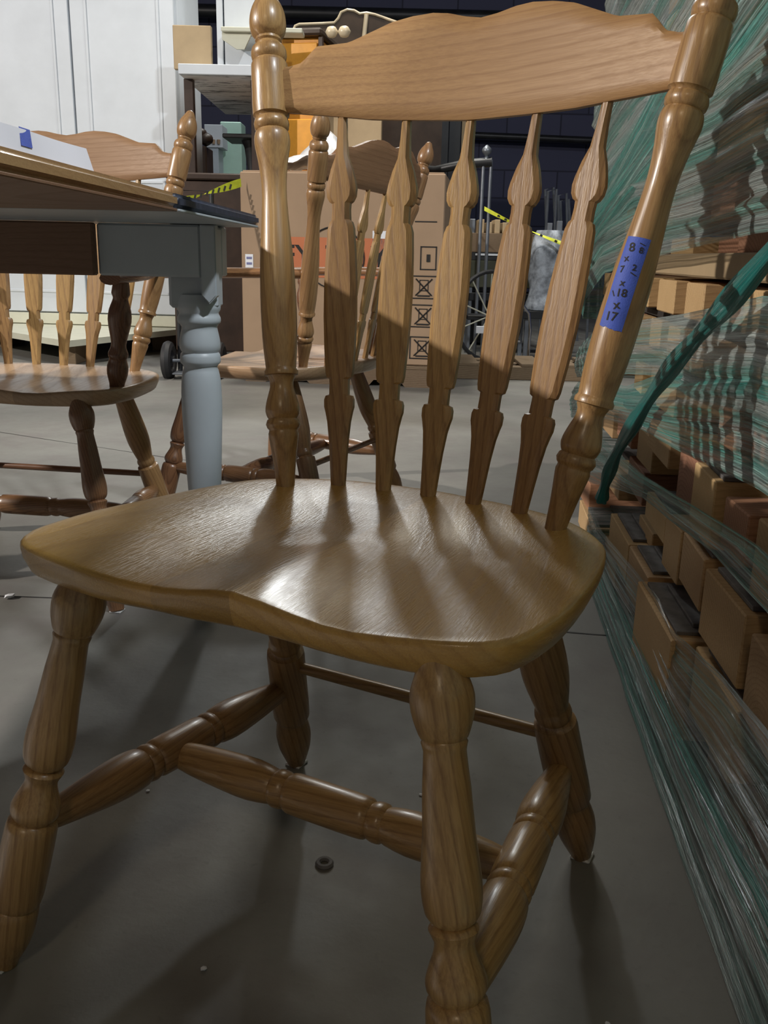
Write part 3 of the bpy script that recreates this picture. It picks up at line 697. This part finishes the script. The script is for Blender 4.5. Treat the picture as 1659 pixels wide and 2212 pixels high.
# rope-twisted strap of film
pts = [sp(s, z, .085) for s, z in ((.90, .80), (.72, .74), (.558, .673), (.398, .610), (.226, .533), (.06, .447), (-.08, .365), (-.150, .300), (-.175, .262))]
fine = []
for i in range(len(pts) - 1):
    a, b, c_, d = pts[max(i - 1, 0)], pts[i], pts[i + 1], pts[min(i + 2, len(pts) - 1)]
    for j in range(6):
        q = j / 6; fine.append(.5 * ((2 * b) + (c_ - a) * q + (2 * a - 5 * b + 4 * c_ - d) * q * q + (3 * b - a - 3 * c_ + d) * q ** 3))
fine.append(pts[-1])
V, Fc = tube_data(fine, [.0105 + .002 * math.sin(i * .7) for i in range(len(fine))], 20)
UV = []
for i in range(len(fine)):
    for s in range(20):
        q = V[i * 20 + s] - fine[i]; V[i * 20 + s] = fine[i] + q * (1 + .16 * math.sin(s * 2 * PI / 20 * 5 + i * .25)); UV.append((i * .03, s / 10))
o = mk('film_strap', V, Fc, M['film_c'], ST, uvs=UV, angle=180); o['label'] = 'teal film twisted into a rope'

# ------------------------------------------------------------------ things farther back in the hall
def hthing(name, label, cat, D, L, rz=0.0, z=0.0, group=None): return thing(name, label, cat, W(D, L, z), HALL + rz, group)
def pb(name, par, x0, x1, y0, y1, z0, z1, mat, c=.003): v, f = bx(x0, x1, y0, y1, z0, z1, c); return mk(name, v, f, mat, par, smooth=False)

# big carton on a skid
g = hthing('shipping_carton', 'big brown cardboard carton with orange print and handling symbols', 'box', 5.15, .29, -.12)
WX, ZB, ZT = 1.13, .125, 1.145
pb('carton_body', g, -WX, 0, 0, .95, ZB, ZT, M['card'], .006)
pb('carton_flap', g, -WX + .01, -.01, .02, .93, ZT, ZT + .008, M['card'])
def flat(name, x, z, w_, h, mat, lift=.001, par=None): v, f = bx(x - w_ / 2, x + w_ / 2, -lift - .0012, -lift, z - h / 2, z + h / 2); return mk(name, v, f, mat, par or g, smooth=False)
flat('orange_panel', -.62, .70, .62, .215, M['orange_ink'])
ring_ = [Vector((-.60 + .165 * math.cos(a), -.004, .70 + .165 * math.sin(a))) for a in [i * 2 * PI / 40 for i in range(41)]]
tube('printed_ring', ring_, .004, M['ink'], g, seg=6)
def letter(s, x, z, size, par=None):
    v, f = text_data(s, size); return mk('lettering', [Vector((x + q.x, -.0035, z + q.y)) for q in v], f, M['ink'], par or g, smooth=False)
for s, x in (('F', -.86), ('Y', -.775), ('T', -.605), ('E', -.48), ('Y', -.35)): letter(s, x, .705, .155)
letter('PRODUCTS', -.62, .622, .04)
flat('label_sticker', -.335, .77, .11, .155, M['label'])
flat('label_sticker', -1.085, .66, .045, .10, M['label'])
for i in range(3): flat('label_print', -1.085, .69 - .03 * i, .03, .012, M['steel_beam'], .003)
def frame_(cx, cz, w_, h, th=.006):
    parts = [bx(cx - w_ / 2, cx + w_ / 2, -.003, -.001, cz + h / 2 - th, cz + h / 2), bx(cx - w_ / 2, cx + w_ / 2, -.003, -.001, cz - h / 2, cz - h / 2 + th),
             bx(cx - w_ / 2, cx - w_ / 2 + th, -.003, -.001, cz - h / 2, cz + h / 2), bx(cx + w_ / 2 - th, cx + w_ / 2, -.003, -.001, cz - h / 2, cz + h / 2)]
    return parts
for cz, w_ in ((.71, .09), (.555, .16), (.40, .16), (.225, .14)):
    parts = frame_(-.10 - (.0 if w_ > .1 else -.02), cz, w_, .125)
    if w_ > .1:
        cx = -.10
        parts += [tube_data([(cx - .045, -.003, cz - .045), (cx + .045, -.003, cz + .045)], .0035, 4), tube_data([(cx - .045, -.003, cz + .045), (cx + .045, -.003, cz - .045)], .0035, 4)]
        parts += frame_(cx, cz + .01, .05, .06, .004) + [bx(cx - .035, cx + .035, -.003, -.001, cz - .05, cz - .042)]
    else: parts += [bx(-.09, -.07, -.003, -.001, cz - .02, cz + .02)]
    v, f = merged(parts); mk('handling_symbol', v, f, M['ink'], g, smooth=False)
flat('print_line', -.10, .90, .12, .006, M['ink'])
sk = hthing('wooden_skid', 'wooden skid with cut-out runners under the big carton', 'pallet', 5.15, .29, -.12)
pl = [(-.02, 0), (-.02, .10), (-1.14, .10), (-1.14, 0), (-1.02, 0), (-.98, .035), (-.80, .035), (-.76, 0), (-.42, 0), (-.39, .035), (-.24, .035), (-.21, 0), (-.16, 0)]
for y in (0.0, .45, .88): prism('runner', pl, .05, M['pallet'], sk, Matrix.Translation((0.02, y, 0)))
for y in range(7): pb('deck_board', sk, -1.14, .0, y * .14, y * .14 + .1, .10, .122, M['pallet'])

# white plastic sheet slumped on the carton
V = []; Fc = []
for i in range(25):
    for j in range(17):
        x = -1.0 + .62 * i / 24; y = .05 + .75 * j / 16
        V.append((x, y, ZT + .012 + max(0, .20 * math.exp(-((x + .72) / .2) ** 2) * math.exp(-((y - .5) / .3) ** 2) + .05 * noise.noise(Vector((x * 9, y * 9, 1))) + .03)))
for i in range(24):
    for j in range(16): a = i * 17 + j; Fc.append((a, a + 1, a + 18, a + 17))
o = mk('plastic_sheet', V, Fc, M['plastic_white'], None, T(W(5.15, .29), HALL - .12)); tag(o, 'crumpled white plastic sheet lying on top of the carton', 'plastic sheet')

# orange chest of drawers standing behind the carton with dark curved headboard on top
g = hthing('chest_of_drawers', 'orange varnished chest behind the carton with a moulded brown top', 'dresser', 6.65, -.50, -.2)
pb('chest_body', g, -.27, 0, .01, .50, .0, 2.105, M['orange'], .01)
for z0, z1 in ((1.64, 2.07), (1.28, 1.60), (.92, 1.24), (.50, .88), (.08, .46)): pb('drawer_front', g, -.255, -.012, -.012, .008, z0, z1, M['orange'], .006)
pb('chest_top', g, -.32, .03, -.06, .53, 2.105, 2.15, M['mirror_dark'], .012)
for i in range(2): lathe('top_bead', [(.004, 0), (.03, .2), (.036, .5), (.03, .8), (.004, 1)], (.05 + .085 * i, -.03, 2.125), (.135 + .085 * i, -.03, 2.125), M['cream_edge'], g, seg=12)
pb('corner_post', g, .0, .03, -.03, .0, 1.2, 2.10, M['dark_brown'])
pb('side_panel', g, .03, .42, .06, .09, 1.2, 2.06, M['card2'])
g2 = hthing('headboard', 'dark curved headboard with pale moulded rim above the orange chest', 'headboard', 7.35, .12, 0, 0)
sh = [(-.86, 1.2), (-.86, 2.295), (-.85, 2.318), (-.82, 2.330), (-.66, 2.338), (-.565, 2.345), (-.535, 2.375), (-.515, 2.415), (-.47, 2.433), (-.42, 2.428), (-.38, 2.408), (-.33, 2.415), (-.27, 2.405), (-.10, 2.355), (.25, 2.28), (.25, 1.2)]
prism('headboard_panel', sh, .03, M['mirror_dark'], g2)
tube('moulded_rim', [(x, -.004, z) for x, z in sh[1:15]], .010, M['cream_edge'], g2, seg=8)
tube('side_rail', [(-.330, -.02, 2.40), (-.345, -.03, 2.25), (-.365, -.03, 2.10)], .017, M['cream_edge'], g2, seg=10)
pb('foot_board', g2, -.86, .25, -.01, .05, 0, 1.2, M['dark_brown'])
g3 = hthing('dark_wardrobe', 'tall dark wardrobe standing behind the headboard', 'wardrobe', 7.9, .16)
pb('wardrobe_body', g3, -.7, .3, 0, .5, 0, 2.1, M['black'], .01)
pb('wardrobe_cornice', g3, -.74, .34, -.03, .5, 2.1, 2.14, M['olive'], .01)

# white display top with printed underside on a frame
g = hthing('display_table', 'high white slab on posts, its underside covered with newsprint', 'table', 6.3, -1.10)
pb('slab', g, -.27, .24, 0, 1.7, 1.80, 1.862, M['white_paint'], .004)
v, f = bx(-.26, .23, .02, 1.68, 1.796, 1.799); mk('newsprint_lining', v, f, M['newsprint'], g, smooth=False)
for x, y in ((-.235, .16), (.20, .16), (.20, 1.6), (.02, 1.6)): pb('leg', g, x - .03, x + .03, y - .03, y + .03, 0, 1.796, M['dark_brown'])
g = hthing('steel_cabinet', 'white steel cabinet frame standing on the high slab', 'cabinet', 6.45, -1.06, 0, 1.862)
pb('door', g, -.085, -.045, 0, .4, 0, 1.0, M['white_paint']); pb('side', g, -.035, .165, 0, .4, 0, 1.0, M['white_paint'], .004)
g = hthing('steel_bracket', 'pale angled shelf bracket jutting from the white cabinet', 'bracket', 6.35, -1.00, 0, 1.935)
v, f = merged([bx(-.09, .42, -.06, .09, .115, .142, .004)]); mk('bracket_plate', v, f, M['cream'], g, smooth=False)
prism('bracket_web', [(-.09, .115), (-.09, .075), (.0, .02), (.05, .02), (.10, .115)], .02, M['cream'], g, Matrix.Translation((0, -.03, 0)))
o = hallbox('tan_panel', 6.5, 6.54, -1.44, -1.19, 1.862, 2.125, M['card2'], c=.004); tag(o, 'tan board with flaking spots leaning beside the white cabinet', 'board')
# items below the slab
o = hallbox('mint_cupboard', 10.0, 10.3, -1.765, -1.55, .0, 2.0, M['mint'], c=.008); o.location.z = 0; tag(o, 'narrow mint green cupboard under the high slab', 'cupboard')
g = hthing('white_carton', 'white carton with row of cups seen under the slab', 'box', 9.6, -1.77)
pb('carton_body', g, -.08, .095, 0, .3, 1.71, 1.92, M['white_paint']); pb('stand', g, -.08, .05, .02, .28, 0, 1.71, M['grey_paint'])
for i in range(3): lathe('cup', [(.013, 0), (.017, 1)], (-.04 + .05 * i, -.0175, 1.74), (-.04 + .05 * i, -.0175, 1.78), M['card'], g, seg=14)
g = hthing('side_table', 'small black pedestal table in front of the mint cupboard', 'table', 7.2, -1.02)
v, f = bx(-.22, .12, -.1, .3, 1.52, 1.55, .006); mk('table_top', v, f, M['black'], g, smooth=False)
lathe('pedestal', [(.16, 0), (.15, .02), (.035, .05), (.03, .4), (.05, .6), (.03, .8), (.06, .97), (.08, 1)], (-.03, .1, 0), (-.03, .1, 1.52), M['black'], g, seg=20)
g = hthing('carved_cupboard', 'dark cupboard with carved top beside the white wardrobe', 'cupboard', 8.05, -1.68)
pb('cupboard_body', g, -.0, .14, 0, .3, 0, 1.56, M['dark_brown'], .01)
for i, (x, z) in enumerate(((.03, 1.63), (.08, 1.66), (.13, 1.62))): lathe('carving', [(.005, 0), (.05, .25), (.06, .5), (.05, .8), (.01, 1)], (x, .05, z - .06), (x, .05, z + .05), M['dark_brown'], g, seg=12)
g = hthing('dark_chest', 'dark brown chest behind the table and the yellow tape', 'chest', 5.9, -1.0)
pb('chest_body', g, -.36, .22, 0, .5, .10, 1.14, M['dark_brown'], .01); pb('chest_lid', g, -.38, .24, -.02, .52, 1.14, 1.18, M['dark_brown'], .008)
for x in (-.30, .16):
    for y in (.06, .44): pb('foot', g, x - .03, x + .03, y - .03, y + .03, 0, .10, M['black'])
g = hthing('hand_truck', 'hand truck with black wheels beside the carton', 'hand truck', 5.35, -1.02)
for x, y in ((-.26, 0), (.03, .05)):
    wv_ = [Vector((x, y + .085 * math.cos(a), .10 + .085 * math.sin(a))) for a in [i * 2 * PI / 24 for i in range(24)]]
    tube('wheel', wv_, .030, M['rubber'], g, seg=8, closed=True); tube('hub', [(x - .03, y, .10), (x + .03, y, .10)], .03, M['chrome'], g)
tube('axle', [(-.26, 0.0, .10), (.03, .05, .10)], .01, M['iron'], g)
pb('toe_plate', g, -.22, .0, -.10, .08, .03, .04, M['iron'])
tube('frame', [(-.2, .03, .04), (-.2, .10, 1.05), (0, .10, 1.05), (0, .03, .04)], .014, M['black'], g)

# white wardrobe on its pallet
g = hthing('white_wardrobe', 'tall white panelled wardrobe behind the left armchair', 'wardrobe', 6.9, -1.50, -.06)
pb('wardrobe_body', g, -2.3, 0, .03, .6, .17, 2.75, M['white_paint'], .004)
for x0, x1 in ((-2.28, -1.50), (-1.49, -.76), (-.745, -.02)):
    d = pb('door', g, x0, x1, 0, .028, .26, 2.72, M['white_paint'], .003)
    for a0, a1, b0, b1 in ((x0 + .10, x1 - .10, .40, 1.20), (x0 + .10, x1 - .10, 1.32, 2.60)):
        v, f = merged([bx(a0, a1, -.008, .0, b0, b0 + .02, .003), bx(a0, a1, -.008, .0, b1 - .02, b1, .003), bx(a0, a0 + .02, -.008, .0, b0, b1, .003), bx(a1 - .02, a1, -.008, .0, b0, b1, .003)])
        mk('panel_moulding', v, f, M['white_paint'], d, smooth=False)
for x in (-.80, -.70): lathe('knob', [(.008, 0), (.008, .4), (.016, .6), (.014, .9), (.004, 1)], (x, 0, 1.25), (x, -.035, 1.25), M['iron'], g, seg=12)
pb('plinth', g, -2.3, 0, .0, .6, .17, .25, M['cream'], .004)
g = hthing('low_platform', 'grey plywood platform carrying the white wardrobe', 'platform', 5.72, -2.00)
poly = [(-2.2, 2.1), (-1.5, 1.40), (0, 0), (.47, 1.08), (.47, 2.1)]
V = [(x, y, z) for z in (.125, .165) for x, y in poly]; n = 5
mk('deck', V, [tuple(range(n))[::-1], tuple(range(n, 2 * n))] + [(i, (i + 1) % n, n + (i + 1) % n, n + i) for i in range(n)], M['cream'], g, smooth=False)
for x, y in ((-.05, .25), (.3, 1.2), (-.9, 1.2), (.1, 1.6)): pb('bearer', g, x - .05, x + .05, y - .1, y + .3, 0, .125, M['pallet'])

# right of the carton
g = hthing('cream_door', 'cream framed glass door leaning far behind the bed rail', 'door', 8.6, .21)
v, f = merged([bx(0, .24, 0, .04, 1.66, 1.84), bx(0, .05, 0, .04, 0, 1.66), bx(.16, .24, 0, .04, 0, 1.66), bx(.05, .16, 0, .04, 0, .9)]); mk('door_frame', v, f, M['cream'], g, smooth=False)
pb('glass_pane', g, .05, .16, .015, .025, .9, 1.66, M['blue_dark'])
o = hallbox('folded_screen', 8.5, 8.6, .47, .60, 0, 1.9, M['black'], c=.01); tag(o, 'black folded screen right of the cream door', 'screen')
o = hallbox('oak_plank', 8.7, 8.74, .60, .68, 0, 1.9, M['card2'], c=.004); tag(o, 'upright tan plank beside the black screen', 'plank')
g = hthing('bed_rail', 'grey iron bed end with ball finials and dark top rail', 'bed frame', 7.0, .66)
for x in (0, .055): tube('bed_post', [(x, 0, 0), (x, 0, 1.40)], .013, M['iron'], g)
lathe('finial', [(.015, 0), (.022, .15), (.012, .3), (.034, .55), (.03, .8), (.005, 1)], (.02, 0, 1.39), (.02, 0, 1.50), M['iron'], g, seg=16)
tube('top_rail', [(.06, 0, 1.385), (-.14, .02, 1.37), (-.34, .1, 1.33), (-.52, .25, 1.36)], [.035, .032, .03, .028], M['black'], g)
g = hthing('shelf_rack', 'low dark rack with olive boards right of the carton', 'shelf', 7.2, .95)
for z0, z1, mt in ((.70, .76, 'black'), (.50, .70, 'olive'), (.76, .90, 'pallet'), (.40, .46, 'black')): pb('shelf_board', g, -.35, .35, 0, .5, z0, z1, M[mt], .004)
for x in (-.33, .33):
    for y in (.03, .47): pb('upright', g, x - .02, x + .02, y - .02, y + .02, 0, 1.0, M['iron'])
pb('price_strip', g, -.30, -.05, -.012, 0, .735, .75, M['white_paint'])
for i in range(6): pb('packed_card', g, -.28 + .06 * i, -.24 + .06 * i, .02, .3, .90, 1.0 - .02 * (i % 2), M['card2'])
for i, (L, ln, z1) in enumerate(((.02, 0, 1.28), (.07, 1, 1.30), (.12, .8, 1.26), (.16, 1.2, 1.22), (.25, .2, 1.20), (.31, .1, 1.24), (.36, -.1, 1.2))):
    g = hthing('folding_chair', '%s folded metal chair from the left in the row leaning behind the yellow tape' % ('first', 'second', 'third', 'fourth', 'fifth', 'sixth', 'seventh')[i], 'chair', 8.2 + .1 * i, 1.30 + L * 2.2, 0, 0, 'folded chairs leaning in a row')
    tube('chair_frame', [(0, 0, .0), (-.12 * ln, .05, z1), (.07 - .12 * ln, .05, z1 + .02), (.09, 0, 0)], .012, M['iron'], g, seg=8)
    pb('chair_seat', g, .0 - .06 * ln, .07 - .06 * ln, .0, .04, .45, .85, M['blue_dark'])
g = hthing('wrapped_bundle', 'grey bundle wrapped in clear plastic right of the rack', 'bundle', 6.9, 1.17)
V = []; Fc = []; nu, nv = 28, 22
for i in range(nv + 1):
    z = .36 + .56 * i / nv
    for j in range(nu):
        a = 2 * PI * j / nu; r = .15 * (1 - .35 * max(0, (z - .78) / .14)) * (1 + .18 * noise.noise(Vector((math.cos(a) * 2, math.sin(a) * 2, z * 7))))
        if 0 < i < 3: r *= 1.02
        V.append((r * math.cos(a), r * .9 * math.sin(a), z))
for i in range(nv):
    for j in range(nu): Fc.append((i * nu + j, i * nu + (j + 1) % nu, (i + 1) * nu + (j + 1) % nu, (i + 1) * nu + j))
Fc.append(tuple(range(nu))); Fc.append(tuple(nv * nu + j for j in range(nu)))
mk('wrapping', V, Fc, M['plastic_grey'], g, angle=60)
pb('cart_base', g, -.2, .2, -.16, .2, .30, .355, M['black'])
for x in (-.16, .16):
    for y in (-.12, .16): pb('cart_leg', g, x - .015, x + .015, y - .015, y + .015, 0, .30, M['iron'])
g = hthing('wheelchair', 'folded wheelchair with spoked wheel beside the carton', 'wheelchair', 6.45, .80)
wc = Vector((-.10, 0, .33)); tube('tyre', [wc + Vector((.24 * math.cos(a), .10 * math.cos(a), .30 * math.sin(a))) for a in [i * 2 * PI / 32 for i in range(32)]], .014, M['rubber'], g, seg=8, closed=True)
for i in range(10):
    a = i * 2 * PI / 10 + .3; tube('spoke', [wc, wc + Vector((.235 * math.cos(a), .098 * math.cos(a), .295 * math.sin(a)))], .005, M['cream'], g, seg=5)
tube('hub', [wc + Vector((0, -.03, 0)), wc + Vector((0, .03, 0))], .025, M['chrome'], g)
tube('handle_tube', [(.02, -.1, .46), (.10, -.1, .43), (.16, -.1, .36), (.175, -.1, .25), (.17, -.1, .0)], .010, M['chrome'], g)
pb('foot_plate', g, -.02, .10, -.18, -.08, .17, .185, M['chrome']); pb('seat_sling', g, -.25, .1, .02, .3, .30, .33, M['black']); pb('tag_card', g, -.20, -.12, -.13, -.12, .22, .27, M['label'])
g = hthing('pallet', 'low wooden pallet under the dark clutter right of the carton', 'pallet', 5.6, .84)
for y in (0, .2, .4): pb('runner', g, -.42, .55, y, y + .09, 0, .08, M['pallet'])
for i in range(5): pb('deck_board', g, -.42 + .2 * i, -.28 + .2 * i, 0, .49, .08, .10, M['pallet'])
o = hallbox('dark_filler_box', 7.9, 8.2, .50, 1.15, .0, .52, M['black'], c=.02); tag(o, 'black filler box added in the low dark zone behind the dark rack', 'filler box')  # plain black box added to keep the low background dark
# horizontal pipe on the far wall
pv, pf = tube_data([W(14.3, .8, 2.45), W(14.3, 5.9, 2.35)], .05, 10); o = mk('trim_9', pv, pf, M['black']); struct(o)
pv, pf = tube_data([W(14.3, -6, 4.0), W(14.3, 5.9, 4.0)], .09, 10); o = mk('trim_10', pv, pf, M['black']); struct(o)

# caution tapes
def ribbon(name, pts, w_, mat, label):
    V = []; Fc = []
    for i, p_ in enumerate(pts):
        V += [Vector(p_) + Vector((0, 0, w_ / 2 * math.cos(i * .25))), Vector(p_) - Vector((0, 0, w_ / 2 * math.cos(i * .25))) + Vector((0, .3 * w_ * math.sin(i * .25), 0))]
    for i in range(len(pts) - 1): Fc.append((2 * i, 2 * i + 1, 2 * i + 3, 2 * i + 2))
    return tag(mk(name, V, Fc, mat), label, 'tape')
def run(a, b, sag, n=14): return [a.lerp(b, i / n) + Vector((0, 0, -sag * 4 * (i / n) * (1 - i / n))) for i in range(n + 1)]
t_ = ribbon('caution_tape', run(W(4.9, -1.15, .945), W(5.26, -.82, 1.085), .0), .045, M['tape_yellow'], 'yellow caution tape left of the big carton')
for i in range(9):
    q = W(4.9, -1.15, .945).lerp(W(5.26, -.82, 1.085), .2 + i * .08); v, f = box_data(.010, .003, .026); mk('tape_print', v, f, M['ink'], t_, T(q - FH * .006 - Vector((0, 0, .016)), HALL, 0, .3), smooth=False)
t_ = ribbon('caution_tape', run(W(6.98, .68, 1.065), W(6.6, 1.36, .78), .02), .030, M['tape_yellow'], 'yellow caution tape sagging in front of the folded chairs')
for i in range(7):
    q = run(W(6.98, .68, 1.065), W(6.6, 1.36, .78), .02)[2 + int(i * 1.6)]; v, f = box_data(.018, .003, .014); mk('tape_print', v, f, M['ink'], t_, T(q - FH * .006 - Vector((0, 0, .008)), HALL, 0, .4), smooth=False)

# debris on the floor
v, f = tube_data([Vector((-.057 + .008 * math.cos(a), .088 + .008 * math.sin(a), .0022)) for a in [i * 2 * PI / 20 for i in range(20)]], .0035, 6, True)
tag(mk('steel_washer', v, f, M['layer_grey']), 'small grey washer on the floor under the front chair', 'washer')
for i, (x, y, s) in enumerate(((-.076, -.118, .004), (-.35, .10, .003), (-1.099, .50, .012), (-.02, .28, .003), (.03, .32, .002), (.31, .02, .003))):
    bm = bmesh.new(); bmesh.ops.create_icosphere(bm, subdivisions=1, radius=s)
    for q in bm.verts: q.co *= R.uniform(.7, 1.2); q.co.z = q.co.z * .5 + s * .5
    bm.verts.index_update(); v = [q.co.copy() for q in bm.verts]; f = [[q.index for q in p_.verts] for p_ in bm.faces]; bm.free()
    o = mk('plaster_crumb', v, f, M['label'], None, Matrix.Translation((x, y, .0)), smooth=False); tag(o, ('pale crumb on the dark floor in front of the grey washer', 'tiny crumb on the floor left of the side stretcher', 'larger pale crumb beside the front left leg, on the floor', 'tiny crumb on the floor beside the centre stretcher', 'tiny crumb on the floor near the back right leg', 'crumb on the floor at the foot of the timber stack')[i], 'debris', 'crumbs on the floor')
